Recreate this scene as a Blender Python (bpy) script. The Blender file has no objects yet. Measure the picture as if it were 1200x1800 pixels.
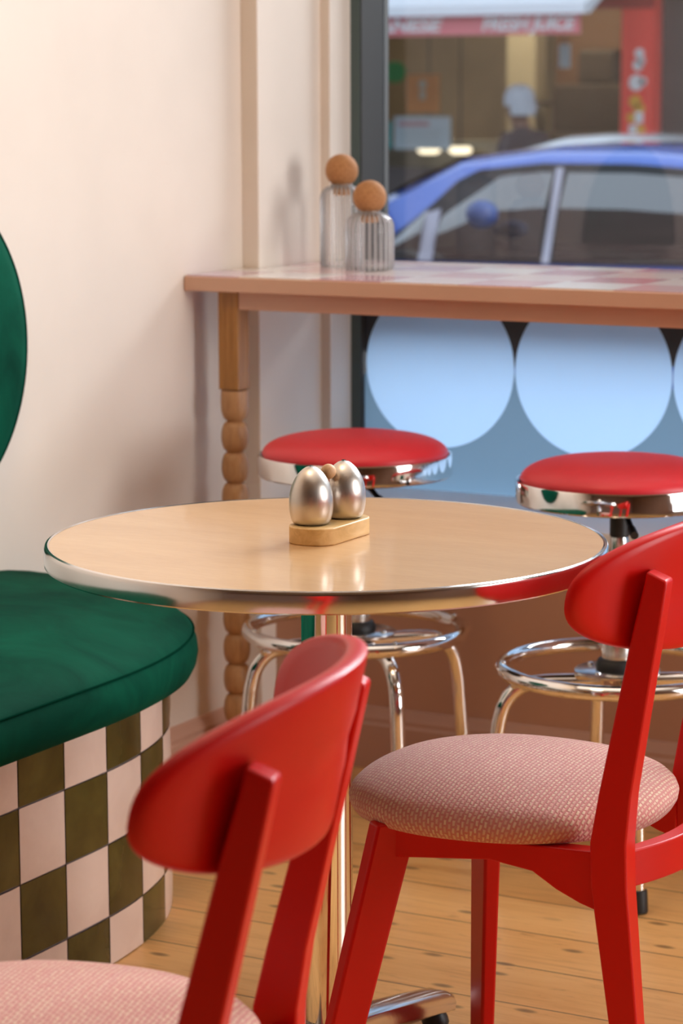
import bpy, bmesh, math, random
from math import sin, cos, pi, sqrt, radians
from mathutils import Vector, Matrix

random.seed(7)
SC = bpy.context.scene
COL = SC.collection
PI = pi

# ------------------------------------------------------------------ object helpers
def link(o, parent=None):
    COL.objects.link(o)
    if parent is not None:
        o.parent = parent
    return o

def tag(o, label=None, cat=None, group=None, kind=None):
    if label: o['label'] = label
    if cat: o['category'] = cat
    if group: o['group'] = group
    if kind: o['kind'] = kind
    return o

def thing(name, label, cat, loc=(0, 0, 0), rz=0, group=None):
    o = bpy.data.objects.new(name, None)
    o.empty_display_size = .05
    o.location = loc
    o.rotation_euler = (0, 0, rz)
    link(o)
    return tag(o, label, cat, group)

def obj(name, bm, mats, parent=None, smooth=35, bevel=0, seg=2, sub=0):
    me = bpy.data.meshes.new(name)
    bmesh.ops.recalc_face_normals(bm, faces=bm.faces)
    bm.to_mesh(me); bm.free()
    for m in (mats if isinstance(mats, (list, tuple)) else [mats]):
        me.materials.append(m)
    if smooth:
        for p in me.polygons: p.use_smooth = True
        me.set_sharp_from_angle(angle=radians(smooth))
    o = bpy.data.objects.new(name, me)
    link(o, parent)
    if bevel:
        b = o.modifiers.new('bevel', 'BEVEL'); b.width = bevel; b.segments = seg
        b.limit_method = 'ANGLE'; b.angle_limit = radians(40); b.harden_normals = False
    if sub:
        s = o.modifiers.new('sub', 'SUBSURF'); s.levels = sub; s.render_levels = sub
    return o

def structure(name, bm, m, parent=None, **k):
    o = obj(name, bm, m, parent, **k)
    if parent is None: o['kind'] = 'structure'
    return o

def copy_tree(o, parent=None):
    c = o.copy(); COL.objects.link(c); c.parent = parent
    for ch in list(o.children): copy_tree(ch, c)
    return c

# ------------------------------------------------------------------ mesh helpers
def BM(): return bmesh.new()

def box(bm, x0, x1, y0, y1, z0, z1, mi=0):
    v = [bm.verts.new((x, y, z)) for z in (z0, z1) for x, y in ((x0, y0), (x1, y0), (x1, y1), (x0, y1))]
    for f in ((3, 2, 1, 0), (4, 5, 6, 7), (0, 1, 5, 4), (1, 2, 6, 5), (2, 3, 7, 6), (3, 0, 4, 7)):
        bm.faces.new([v[i] for i in f]).material_index = mi
    return bm

def loft(bm, rings, closed=True, cap=True, mi=0):
    R = [[bm.verts.new(p) for p in r] for r in rings]
    n = len(R[0])
    for a, b in zip(R, R[1:]):
        for i in range(n if closed else n - 1):
            j = (i + 1) % n
            bm.faces.new((a[i], a[j], b[j], b[i])).material_index = mi
    if cap and closed:
        bm.faces.new(R[0][::-1]).material_index = mi
        bm.faces.new(R[-1]).material_index = mi
    return R

def lathe(bm, prof, n=48, c=(0, 0, 0), axis='z', mod=None):
    """prof: list of (r, h).  r == 0 at an end closes to a point."""
    def P(r, h, t):
        if mod: r = r * mod(t, h, r)
        if axis == 'z': return (c[0] + r * cos(t), c[1] + r * sin(t), c[2] + h)
        if axis == 'x': return (c[0] + h, c[1] + r * cos(t), c[2] + r * sin(t))
        return (c[0] + r * sin(t), c[1] + h, c[2] + r * cos(t))
    rings = []
    for r, h in prof:
        if r < 1e-6:
            rings.append([bm.verts.new(P(0, h, 0))])
        else:
            rings.append([bm.verts.new(P(r, h, 2 * PI * i / n)) for i in range(n)])
    for a, b in zip(rings, rings[1:]):
        for i in range(n):
            j = (i + 1) % n
            if len(a) == 1 and len(b) == 1: continue
            if len(a) == 1: bm.faces.new((a[0], b[j], b[i]))
            elif len(b) == 1: bm.faces.new((a[i], a[j], b[0]))
            else: bm.faces.new((a[i], a[j], b[j], b[i]))
    return bm

def catmull(pts, k=8):
    P = [Vector(p) for p in pts]
    P = [2 * P[0] - P[1]] + P + [2 * P[-1] - P[-2]]
    out = []
    for i in range(1, len(P) - 2):
        p0, p1, p2, p3 = P[i - 1:i + 3]
        for s in range(k):
            t = s / k
            out.append(.5 * ((2 * p1) + (p2 - p0) * t + (2 * p0 - 5 * p1 + 4 * p2 - p3) * t * t + (3 * p1 - p0 - 3 * p2 + p3) * t ** 3))
    out.append(P[-2])
    return out

def tube(bm, pts, r, n=16, closed=False, cap=True):
    P = [Vector(p) for p in pts]; m = len(P)
    rr = r if isinstance(r, (list, tuple)) else [r] * m
    T = []
    for i in range(m):
        a = P[(i - 1) % m] if (closed or i) else P[0]
        b = P[(i + 1) % m] if (closed or i < m - 1) else P[-1]
        T.append((b - a).normalized())
    up = Vector((0, 0, 1)) if abs(T[0].z) < .9 else Vector((1, 0, 0))
    N = (up - T[0] * up.dot(T[0])).normalized()
    rings = []
    for i in range(m):
        N = (N - T[i] * N.dot(T[i])).normalized()
        B = T[i].cross(N)
        rings.append([P[i] + rr[i] * (cos(2 * PI * k / n) * N + sin(2 * PI * k / n) * B) for k in range(n)])
    if closed:
        rings.append(rings[0])
        loft(bm, rings, cap=False)
        bmesh.ops.remove_doubles(bm, verts=bm.verts, dist=1e-6)
    else:
        loft(bm, rings, cap=cap)
    return bm

def prism(bm, poly, z0, z1, mi=0):
    loft(bm, [[(x, y, z0) for x, y in poly], [(x, y, z1) for x, y in poly]], mi=mi)
    return bm

def bar(bm, p0, p1, w0, d0, w1=None, d1=None, ang=0):
    """rectangular bar between two points; w along local x, d along local y (turned by ang about z)."""
    w1 = w0 if w1 is None else w1; d1 = d0 if d1 is None else d1
    c, s = cos(ang), sin(ang)
    rings = []
    for p, w, d in ((p0, w0, d0), (p1, w1, d1)):
        rings.append([(p[0] + c * x - s * y, p[1] + s * x + c * y, p[2]) for x, y in ((-w / 2, -d / 2), (w / 2, -d / 2), (w / 2, d / 2), (-w / 2, d / 2))])
    loft(bm, rings)
    return bm

def sgn(v): return -1. if v < 0 else 1.
def sell(t, a, b, e):
    c, s = cos(t), sin(t)
    return a * sgn(c) * abs(c) ** (2 / e), b * sgn(s) * abs(s) ** (2 / e)

def text_mesh(name, s, size, m, parent, loc, rot, extrude=.004, bold=.0, shear=0, ax='CENTER', sx=1.):
    cu = bpy.data.curves.new(name, 'FONT')
    cu.body = s; cu.size = size; cu.extrude = extrude; cu.offset = bold; cu.shear = shear
    cu.align_x = ax; cu.align_y = 'CENTER'
    t = bpy.data.objects.new(name + '_tmp', cu); COL.objects.link(t)
    dg = bpy.context.evaluated_depsgraph_get(); dg.update()
    me = bpy.data.meshes.new_from_object(t.evaluated_get(dg))
    bpy.data.objects.remove(t); bpy.data.curves.remove(cu)
    me.name = name
    me.materials.clear(); me.materials.append(m)
    o = bpy.data.objects.new(name, me); link(o, parent)
    o.location = loc; o.rotation_euler = rot; o.scale = (sx, 1, 1)
    return o

# ------------------------------------------------------------------ material helpers
MATS = {}
def mat(name, col, rough=.5, metal=0., **k):
    if name in MATS: return MATS[name]
    m = bpy.data.materials.new(name); m.use_nodes = True
    b = m.node_tree.nodes['Principled BSDF']
    b.inputs['Base Color'].default_value = (*col, 1)
    b.inputs['Roughness'].default_value = rough
    b.inputs['Metallic'].default_value = metal
    for key, v in k.items():
        b.inputs[key].default_value = v
    MATS[name] = m
    return m

def nt(m): return m.node_tree.nodes, m.node_tree.links, m.node_tree.nodes['Principled BSDF']

def coords(m, kind='Object', scale=(1, 1, 1), rot=(0, 0, 0), loc=(0, 0, 0)):
    N, L, _ = nt(m)
    tc = N.new('ShaderNodeTexCoord'); mp = N.new('ShaderNodeMapping')
    mp.inputs['Scale'].default_value = scale; mp.inputs['Rotation'].default_value = rot; mp.inputs['Location'].default_value = loc
    L.new(tc.outputs[kind], mp.inputs['Vector'])
    return mp.outputs['Vector']

def noise(m, vec, scale, detail=3, rough=.5, dist=0):
    N, L, _ = nt(m)
    n = N.new('ShaderNodeTexNoise'); n.inputs['Scale'].default_value = scale; n.inputs['Detail'].default_value = detail
    n.inputs['Roughness'].default_value = rough; n.inputs['Distortion'].default_value = dist
    L.new(vec, n.inputs['Vector'])
    return n.outputs['Fac']

def ramp(m, fac, stops, const=False):
    N, L, _ = nt(m)
    r = N.new('ShaderNodeValToRGB'); e = r.color_ramp.elements
    while len(e) < len(stops): e.new(.5)
    for el, (p, c) in zip(e, stops):
        el.position = p; el.color = (*c, 1)
    if const: r.color_ramp.interpolation = 'CONSTANT'
    L.new(fac, r.inputs['Fac'])
    return r.outputs['Color']

def mix(m, fac, a, b, mode='MIX'):
    N, L, _ = nt(m)
    x = N.new('ShaderNodeMix'); x.data_type = 'RGBA'; x.blend_type = mode
    for s, v in ((x.inputs[0], fac), (x.inputs[6], a), (x.inputs[7], b)):
        if hasattr(v, 'node'): L.new(v, s)
        elif isinstance(v, (int, float)): s.default_value = v
        else: s.default_value = (*v, 1)
    return x.outputs[2]

def bump(m, fac, strength=.2, dist=.002):
    N, L, b = nt(m)
    u = N.new('ShaderNodeBump'); u.inputs['Strength'].default_value = strength; u.inputs['Distance'].default_value = dist
    L.new(fac, u.inputs['Height']); L.new(u.outputs['Normal'], b.inputs['Normal'])

def setcol(m, c): N, L, b = nt(m); L.new(c, b.inputs['Base Color'])

def math_node(m, op, a, b=None):
    N, L, _ = nt(m)
    x = N.new('ShaderNodeMath'); x.operation = op
    for s, v in ((x.inputs[0], a), (x.inputs[1], b)):
        if v is None: continue
        if hasattr(v, 'node'): L.new(v, s)
        else: s.default_value = v
    return x.outputs[0]

# paints
def paint(name, col, rough=.6, var=.06, sc=3):
    m = mat(name, col, rough)
    v = coords(m)
    d = tuple(max(0, c * (1 - var)) for c in col); u = tuple(min(1, c * (1 + var * .5)) for c in col)
    setcol(m, ramp(m, noise(m, v, sc, 4), [(.3, d), (.7, u)]))
    bump(m, noise(m, v, 120, 3), .04, .001)
    return m

M_wall = paint('cream wall paint', (.80, .715, .63), .62)
M_pink = paint('terracotta pink paint', (.55, .31, .21), .5)
M_base = paint('dusky pink skirting paint', (.60, .36, .27), .45)
M_sill = paint('white sill paint', (.92, .92, .93), .4)
M_ceil = paint('ceiling paint', (.42, .37, .33), .8)  # darkened out of view so the ceiling bounces less light
M_far = paint('low-bounce wall paint', (.26, .16, .12), .7)  # unseen walls, coloured dark to cut light bounced onto the chairs
M_teal = paint('dark teal frame paint', (.075, .115, .115), .35)
M_frame = paint('charcoal frame paint', (.032, .027, .023), .5)
M_counter = paint('counter edge pink paint', (.68, .42, .30), .42)

# floor boards
M_floor = mat('pine floorboards', (.5, .3, .12), .38)
def build_floor(m):
    N, L, b = nt(m)
    v = coords(m, loc=(0.3, .14, 0))
    br = N.new('ShaderNodeTexBrick')
    br.offset = .37; br.inputs['Scale'].default_value = 1
    br.inputs['Brick Width'].default_value = 2.6; br.inputs['Row Height'].default_value = .156
    br.inputs['Mortar Size'].default_value = .0016; br.inputs['Mortar Smooth'].default_value = .2
    br.inputs['Color1'].default_value = (0, 0, 0, 1); br.inputs['Color2'].default_value = (1, 1, 1, 1)
    br.inputs['Bias'].default_value = 0
    L.new(v, br.inputs['Vector'])
    g = coords(m, scale=(1.6, 22, 1))
    grain = noise(m, g, 3.0, 6, .62, 1.2)
    big = noise(m, coords(m, scale=(1, 3, 1)), 2.2, 3)
    c1 = ramp(m, grain, [(.25, (.56, .28, .09)), (.5, (.84, .50, .20)), (.75, (.92, .62, .29))])
    c2 = ramp(m, grain, [(.25, (.62, .33, .11)), (.5, (.90, .56, .24)), (.75, (.94, .66, .34))])
    c = mix(m, br.outputs['Color'], c1, c2)
    c = mix(m, .35, c, ramp(m, big, [(.3, (.60, .34, .12)), (.7, (.88, .62, .31))]), 'MIX')
    # knots and stains
    vo = N.new('ShaderNodeTexVoronoi'); vo.voronoi_dimensions = '2D'; vo.inputs['Scale'].default_value = 5.2
    L.new(coords(m, scale=(1, 2.4, 1)), vo.inputs['Vector'])
    kn = ramp(m, vo.outputs['Distance'], [(.0, (1, 1, 1)), (.06, (.75, .75, .75)), (.11, (0, 0, 0))])
    sel = ramp(m, noise(m, coords(m), 2.3, 1), [(.44, (0, 0, 0)), (.50, (1, 1, 1))])
    c = mix(m, math_node(m, 'MULTIPLY', math_node(m, 'MULTIPLY', kn, sel), .8), c, (.10, .05, .02))
    # dark scratches
    st = noise(m, coords(m, scale=(5, 34, 1)), 2.2, 5, .7, .6)
    sc = ramp(m, st, [(.60, (0, 0, 0)), (.70, (1, 1, 1))])
    c = mix(m, math_node(m, 'MULTIPLY', sc, .45), c, (.26, .11, .035))
    c = mix(m, 1., c, (1., .90, .78), 'MULTIPLY')
    c = mix(m, br.outputs['Fac'], c, (.10, .045, .016))
    setcol(m, c)
    L.new(math_node(m, 'ADD', math_node(m, 'MULTIPLY', grain, .25), .26), b.inputs['Roughness'])
    inv = math_node(m, 'SUBTRACT', math_node(m, 'MULTIPLY', grain, .15), br.outputs['Fac'])
    bump(m, inv, .5, .002)
build_floor(M_floor)

M_chrome = mat('polished chrome', (.86, .84, .82), .07, 1.)
M_band = mat('worn chrome band', (.80, .78, .76), .14, 1.)
bump(M_band, noise(M_band, coords(M_band), 25, 3), .04, .002)
M_chrome2 = mat('satin chrome', (.72, .71, .70), .22, 1.)
M_alu = mat('polished aluminium', (.80, .78, .76), .16, 1.)
bump(M_alu, noise(M_alu, coords(M_alu), 60, 4), .06, .002)
M_black = mat('black rubber', (.012, .012, .013), .5)
M_steel = mat('brushed steel', (.64, .58, .52), .31, 1., Anisotropic=.6)
_v = coords(M_steel, scale=(4, 4, 260))
_n = noise(M_steel, _v, 4, 4, .7)
bump(M_steel, _n, .12, .0006)

M_red = mat('red lacquer', (.58, .006, .004), .36)
M_red.node_tree.nodes['Principled BSDF'].inputs['Specular IOR Level'].default_value = .28
bump(M_red, noise(M_red, coords(M_red), 220, 2), .03, .001)
M_vinyl = mat('red vinyl', (.72, .030, .045), .42)
bump(M_vinyl, noise(M_vinyl, coords(M_vinyl), 500, 2), .05, .0006)

# woven seat fabric
M_weave = mat('pink woven fabric', (.6, .25, .22), .85)
def build_weave(m):
    N, L, b = nt(m)
    v = coords(m, 'UV')
    br = N.new('ShaderNodeTexBrick'); br.offset = .5; br.inputs['Scale'].default_value = 1
    br.inputs['Brick Width'].default_value = .0095; br.inputs['Row Height'].default_value = .0058
    br.inputs['Mortar Size'].default_value = .0019; br.inputs['Mortar Smooth'].default_value = .6
    br.inputs['Bias'].default_value = -.1
    br.inputs['Color1'].default_value = (.82, .66, .46, 1); br.inputs['Color2'].default_value = (.70, .40, .31, 1)
    br.inputs['Mortar'].default_value = (.60, .225, .20, 1)
    wob = N.new('ShaderNodeVectorMath'); wob.operation = 'ADD'
    nz = N.new('ShaderNodeTexNoise'); nz.inputs['Scale'].default_value = 120; L.new(v, nz.inputs['Vector'])
    sub = N.new('ShaderNodeVectorMath'); sub.operation = 'SCALE'; sub.inputs['Scale'].default_value = .0036
    L.new(nz.outputs['Color'], sub.inputs[0]); L.new(v, wob.inputs[0]); L.new(sub.outputs[0], wob.inputs[1])
    L.new(wob.outputs[0], br.inputs['Vector'])
    fine = noise(m, v, 900, 2)
    c = mix(m, math_node(m, 'MULTIPLY', fine, .35), br.outputs['Color'], (.42, .13, .12))
    st = noise(m, coords(m, 'UV', scale=(3, 90, 1)), 1.2, 3)
    c = mix(m, ramp(m, st, [(.45, (0, 0, 0)), (.75, (.35, .35, .35))]), c, (.62, .33, .30))
    setcol(m, c)
    h = math_node(m, 'ADD', math_node(m, 'SUBTRACT', 1., br.outputs['Fac']), math_node(m, 'MULTIPLY', fine, .5))
    bump(m, h, .55, .0016)
    b.inputs['Sheen Weight'].default_value = .35
    b.inputs['Sheen Roughness'].default_value = .4
    b.inputs['Sheen Tint'].default_value = (1, .8, .75, 1)
build_weave(M_weave)

# green velvet
M_velvet = mat('green velvet', (.004, .075, .042), .75)
def build_velvet(m):
    N, L, b = nt(m)
    n1 = noise(m, coords(m, scale=(1, 1, 1)), 5.5, 5, .6, .8)
    setcol(m, ramp(m, n1, [(.3, (.001, .036, .021)), (.7, (.003, .082, .046))]))
    b.inputs['Sheen Weight'].default_value = .02
    b.inputs['Sheen Roughness'].default_value = .35
    b.inputs['Sheen Tint'].default_value = (.06, .62, .38, 1)
    b.inputs['Specular IOR Level'].default_value = .03
    bump(m, noise(m, coords(m), 9, 4), .25, .01)
build_velvet(M_velvet)
M_velvet_seam = mat('green velvet piping', (.002, .030, .018), .9, 0, **{'Specular IOR Level': .0})

# laminate table top
M_lam = mat('maple laminate', (.72, .48, .26), .34)
def build_lam(m):
    N, L, b = nt(m)
    g = noise(m, coords(m, scale=(6, 60, 1), rot=(0, 0, radians(28))), 6, 5, .6, .5)
    g2 = noise(m, coords(m, scale=(1, 5, 1), rot=(0, 0, radians(28))), 4, 3)
    c = ramp(m, g, [(.3, (.51, .305, .145)), (.65, (.60, .375, .19))])
    setcol(m, mix(m, .4, c, ramp(m, g2, [(.3, (.51, .30, .14)), (.7, (.64, .41, .21))])))
    b.inputs['Coat Weight'].default_value = .6
    b.inputs['Coat Roughness'].default_value = .09
    b.inputs['Specular IOR Level'].default_value = .3
    bump(m, g, .03, .001)
build_lam(M_lam)

def wood(name, cs, sc=(3, 3, 40), rough=.45, dist=1., s=3):
    m = mat(name, cs[1], rough)
    g = noise(m, coords(m, scale=sc), s, 5, .6, dist)
    setcol(m, ramp(m, g, [(.28, cs[0]), (.5, cs[1]), (.75, cs[2])]))
    bump(m, g, .06, .001)
    return m
M_block = wood('honey block wood', ((.28, .12, .025), (.40, .185, .04), (.48, .24, .06)), (40, 40, 3), .4)
M_bead = wood('pale turned wood', ((.38, .19, .075), (.50, .27, .12), (.58, .34, .16)), (30, 30, 5), .45)
M_tray = wood('pale beech tray', ((.60, .36, .13), (.74, .48, .20), (.82, .57, .27)), (24, 4, 24), .42)
M_ball = wood('beech ball', ((.48, .27, .13), (.60, .36, .19), (.68, .43, .24)), (60, 60, 20), .55)
M_cork = mat('cork', (.42, .19, .07), .75)
_n = noise(M_cork, coords(M_cork), 260, 4, .7)
setcol(M_cork, ramp(M_cork, _n, [(.3, (.30, .12, .04)), (.5, (.45, .205, .075)), (.75, (.54, .27, .11))]))
bump(M_cork, _n, .15, .001)

def tile_mat(name, a, b_, rough=.16):
    m = mat(name, a, rough)
    setcol(m, ramp(m, noise(m, coords(m), 9, 4, .55, .5), [(.3, a), (.7, b_)]))
    bump(m, noise(m, coords(m), 22, 3), .12, .003)
    return m
M_olive = tile_mat('olive glazed tile', (.040, .031, .007), (.095, .078, .018))
M_cream = tile_mat('cream glazed tile', (.66, .50, .42), (.76, .60, .51), .22)
M_grout = mat('mauve grout', (.22, .17, .16), .8)

# glass
def glass_pane(name, tint=(1, 1, 1), ior=1.45):
    m = bpy.data.materials.new(name); m.use_nodes = True
    N, L = m.node_tree.nodes, m.node_tree.links
    N.remove(N['Principled BSDF'])
    t = N.new('ShaderNodeBsdfTransparent'); t.inputs['Color'].default_value = (*tint, 1)
    g = N.new('ShaderNodeBsdfGlossy'); g.inputs['Roughness'].default_value = .01
    f = N.new('ShaderNodeFresnel'); f.inputs['IOR'].default_value = ior
    x = N.new('ShaderNodeMixShader')
    L.new(f.outputs['Fac'], x.inputs['Fac']); L.new(t.outputs[0], x.inputs[1]); L.new(g.outputs[0], x.inputs[2])
    L.new(x.outputs[0], N['Material Output'].inputs['Surface'])
    MATS[name] = m
    return m
M_pane = glass_pane('window glass', (.97, .98, .98))
def thin_glass(name):
    m = bpy.data.materials.new(name); m.use_nodes = True
    N, L = m.node_tree.nodes, m.node_tree.links
    N.remove(N['Principled BSDF'])
    # transparent wall, with light caught on the ribs painted as white stripes
    tc = N.new('ShaderNodeTexCoord'); sp = N.new('ShaderNodeSeparateXYZ'); L.new(tc.outputs['Object'], sp.inputs[0])
    def mt(op, a, b=None):
        n = N.new('ShaderNodeMath'); n.operation = op
        for q, v in ((n.inputs[0], a), (n.inputs[1], b)):
            if v is None: continue
            if hasattr(v, 'node'): L.new(v, q)
            else: q.default_value = v
        return n.outputs[0]
    ang = mt('ARCTAN2', sp.outputs[1], sp.outputs[0])
    rib_glint = mt('POWER', mt('ABSOLUTE', mt('SINE', mt('MULTIPLY', ang, 13.))), 3.)
    t = N.new('ShaderNodeBsdfTransparent'); t.inputs['Color'].default_value = (.95, .955, .96, 1)
    g = N.new('ShaderNodeBsdfGlossy'); g.inputs['Roughness'].default_value = .05
    f = N.new('ShaderNodeFresnel'); f.inputs['IOR'].default_value = 1.4
    x = N.new('ShaderNodeMixShader'); L.new(f.outputs['Fac'], x.inputs['Fac']); L.new(t.outputs[0], x.inputs[1]); L.new(g.outputs[0], x.inputs[2])
    d = N.new('ShaderNodeBsdfDiffuse'); d.inputs['Color'].default_value = (.92, .92, .94, 1)
    y = N.new('ShaderNodeMixShader'); L.new(mt('ADD', .04, mt('MULTIPLY', rib_glint, .34)), y.inputs['Fac'])
    L.new(x.outputs[0], y.inputs[1]); L.new(d.outputs[0], y.inputs[2])
    L.new(y.outputs[0], N['Material Output'].inputs['Surface'])
    MATS[name] = m
    return m
M_jar = thin_glass('clear jar glass')

def film(name, front, back, k):
    """vinyl film on glass: reflects room light and lets daylight glow through"""
    m = bpy.data.materials.new(name); m.use_nodes = True
    N, L = m.node_tree.nodes, m.node_tree.links
    b = N['Principled BSDF']; b.inputs['Base Color'].default_value = (*front, 1); b.inputs['Roughness'].default_value = .35
    t = N.new('ShaderNodeBsdfTranslucent'); t.inputs['Color'].default_value = (*back, 1)
    x = N.new('ShaderNodeMixShader'); x.inputs['Fac'].default_value = k
    L.new(b.outputs[0], x.inputs[1]); L.new(t.outputs[0], x.inputs[2])
    L.new(x.outputs[0], N['Material Output'].inputs['Surface'])
    MATS[name] = m
    return m
M_circle = film('pale blue frosted film', (.62, .74, .86), (.60, .74, .88), .60)
M_bluefilm = film('slate blue film', (.13, .22, .32), (.15, .25, .35), .32)
M_darkfilm = film('dark brown film', (.025, .022, .022), (.03, .028, .03), .3)

def emit(name, col, s):
    m = bpy.data.materials.new(name); m.use_nodes = True
    b = m.node_tree.nodes['Principled BSDF']
    b.inputs['Base Color'].default_value = (*col, 1)
    b.inputs['Emission Color'].default_value = (*col, 1); b.inputs['Emission Strength'].default_value = s
    return m

# ================================================================== CAMERA
TH, PITCH, ROLL = .4974, .159, -.0029
cam = bpy.data.cameras.new('camera'); co = bpy.data.objects.new('camera', cam); link(co)
cam.sensor_fit = 'VERTICAL'; cam.sensor_height = 36; cam.sensor_width = 24
cam.lens = 36 * 4570.8 / 1800
co.matrix_world = Matrix.Translation((2.6082, -4.1026, 1.3211)) @ (Matrix.Rotation(TH, 4, 'Z') @ Matrix.Rotation(PI / 2 - PITCH, 4, 'X') @ Matrix.Rotation(ROLL, 4, 'Z'))
cam.clip_start = .05; cam.clip_end = 200
cam.dof.use_dof = True; cam.dof.focus_distance = 3.30; cam.dof.aperture_fstop = 7.0
SC.camera = co

# ================================================================== SETTING
# floor, ceiling, walls
structure('floor', box(BM(), 0, 5.5, -6.5, .40, -.06, 0), M_floor, smooth=0)
structure('ceiling', box(BM(), 0, 5.5, -6.5, .75, 3.0, 3.1), M_ceil, smooth=0)
structure('wall_left', box(BM(), -.15, 0, -6.5, .75, -.06, 3.1), M_wall, smooth=0)
structure('wall_right', box(BM(), 5.5, 5.65, -6.5, .75, -.06, 3.1), M_far, smooth=0)
structure('wall_back', box(BM(), -.15, 5.65, -6.65, -6.5, -.06, 3.1), M_far, smooth=0)
structure('wall_window', box(BM(), .0, 5.5, .355, .66, -.06, .485), M_pink, smooth=0)
structure('wall_header', box(BM(), .059, 5.5, .60, .76, 2.75, 3.0), M_wall, smooth=0)
structure('wall_outer', box(BM(), 4.6, 5.5, .60, .76, .515, 2.75), M_wall, smooth=0)
structure('trim_1', box(BM(), 0, .037, .298, .60, .0, 3.0), M_wall, smooth=0, bevel=.002)
structure('trim_2', box(BM(), 0, .059, .548, .76, .0, 3.0), M_wall, smooth=0, bevel=.002)
structure('trim_3', box(BM(), .059, 4.6, .318, .70, .485, .515), M_sill, smooth=0, bevel=.004)

def skirting(name, path, m):
    """moulded skirting swept along a straight run: path = (p0, p1, outward normal)"""
    (p0, p1, n) = path
    prof = [(0, 0), (.018, 0), (.018, .088), (.014, .094), (.014, .102), (.009, .112), (.006, .122), (0, .124)]
    bm = BM()
    loft(bm, [[(p[0] + n[0] * d, p[1] + n[1] * d, z) for d, z in prof] for p in (p0, p1)])
    return structure(name, bm, m, smooth=20)
skirting('baseboard_left', ((0, -6.5), (0, .298), (1, 0)), M_base)
skirting('baseboard_window', ((.037, .355), (5.5, .355), (0, -1)), M_base)

# shop window: jambs, sashes, glass, films
win = bpy.data.objects.new('window_1', None); link(win); win['kind'] = 'structure'
bm = BM()
box(bm, .059, .0805, .636, .76, .515, 2.75)
obj('window_frame', bm, M_teal, win, smooth=0)
bm = BM()                       # deep dark reveal of the jamb, set back from the room face
box(bm, .0800, .0830, .6385, .76, .515, 2.75)
box(bm, .0805, 4.6, .690, .76, .905, .962)
box(bm, 2.3, 2.36, .664, .76, .515, 2.75)
box(bm, 4.54, 4.6, .664, .76, .515, 2.75)
box(bm, .0805, 4.6, .664, .76, 2.69, 2.75)
obj('sash_frame', bm, M_frame, win, smooth=0, bevel=.002)
obj('pane', box(BM(), .083, 4.54, .734, .740, .962, 2.69), M_pane, win, smooth=0)
CX0, CP, CR, CZ = .2555, .339, .1685, .773
def arc_z(x, sg):
    u = (x - CX0) / CP; d = abs(u - round(u)) * CP
    if round(u) > 12: return CZ
    return CZ + sg * sqrt(max(0, CR * CR - d * d))
for nm, sg, zz, m_, lb in (('lower_film', -1, .515, M_bluefilm, 'slate blue film below the circles'), ('upper_film', 1, .945, M_darkfilm, 'dark film above the circles')):
    bm = BM(); xs = [.083 + (4.54 - .083) * k / 900 for k in range(901)]
    loft(bm, [[(x, .652, zz) for x in xs], [(x, .652, arc_z(x, sg)) for x in xs]], closed=False)
    obj(nm, bm, m_, win, smooth=0)['label'] = lb
for k in range(13):
    bm = BM(); lathe(bm, [(0, -.0005), (CR, -.0005), (CR, .0005), (0, .0005)], 96, (CX0 + CP * k, .652, CZ), 'y')
    o = obj('frosted_circle', bm, M_circle, win, smooth=20); o['label'] = 'pale blue frosted circle'

# ================================================================== CAFE TABLE
TX, TY = .9988, -1.180
table = thing('cafe_table', 'round maple laminate cafe table with chrome edge, between the red chairs and green seat', 'table', (TX, TY, 0))
R_T = .3655
bm = BM(); lathe(bm, [(0, .726), (R_T - .006, .726), (R_T - .0055, .7495), (0, .7497)], 160)
obj('tabletop', bm, M_lam, table)
bm = BM()
pr = [(R_T - .0065, .7235), (R_T - .002, .7225), (R_T, .7245)] + [(R_T + .0006 * sin(PI * k / 10), .7245 + .0225 * k / 10) for k in range(1, 10)] + [(R_T, .747), (R_T - .0015, .7495), (R_T - .0045, .7505), (R_T - .0065, .7497)]
lathe(bm, pr, 200)
obj('edge_band', bm, M_band, table)['label'] = 'chrome table edge'
bm = BM(); lathe(bm, [(0, .718), (.11, .718), (.11, .726), (0, .726)], 48)
obj('mounting_plate', bm, M_black, table)
bm = BM(); lathe(bm, [(0, .085), (.0335, .085), (.0335, .718), (0, .718)], 64)
obj('pole', bm, M_chrome, table)['label'] = 'chrome pole'
bm = BM(); lathe(bm, [(0, .050), (.052, .050), (.054, .075), (.047, .088), (.0385, .094), (.0375, .100), (0, .100)], 48)
obj('base_hub', bm, M_alu, table)
def foot_bm():
    bm = BM(); rings = []
    for t in [i / 14 for i in range(15)]:
        x = .03 + .275 * t
        top = .092 - .042 * t ** 1.3
        bot = .052 - .032 * t ** 1.5
        w = .030 - .006 * t
        if t > .95: top -= .004
        rings.append([(x, -w * .95, bot), (x, w * .95, bot), (x, w, (bot + top) / 2), (x, w * .80, top - .003), (x, w * .45, top), (x, -w * .45, top), (x, -w * .80, top - .003), (x, -w, (bot + top) / 2)])
    loft(bm, rings)
    return bm
f0 = obj('base_foot', foot_bm(), M_alu, table, bevel=.003)
bm = BM(); lathe(bm, [(0, 0), (.018, 0), (.020, .006), (.018, .014), (.012, .024), (0, .024)], 24, (.284, 0, 0))
g0 = obj('glide', bm, M_black, f0)
for k in range(4):
    f = f0 if k == 0 else f0.copy()
    if k:
        COL.objects.link(f)
        g = g0.copy(); COL.objects.link(g); g.parent = f
    f.rotation_euler = (0, 0, radians(86 + 90 * k))

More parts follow.
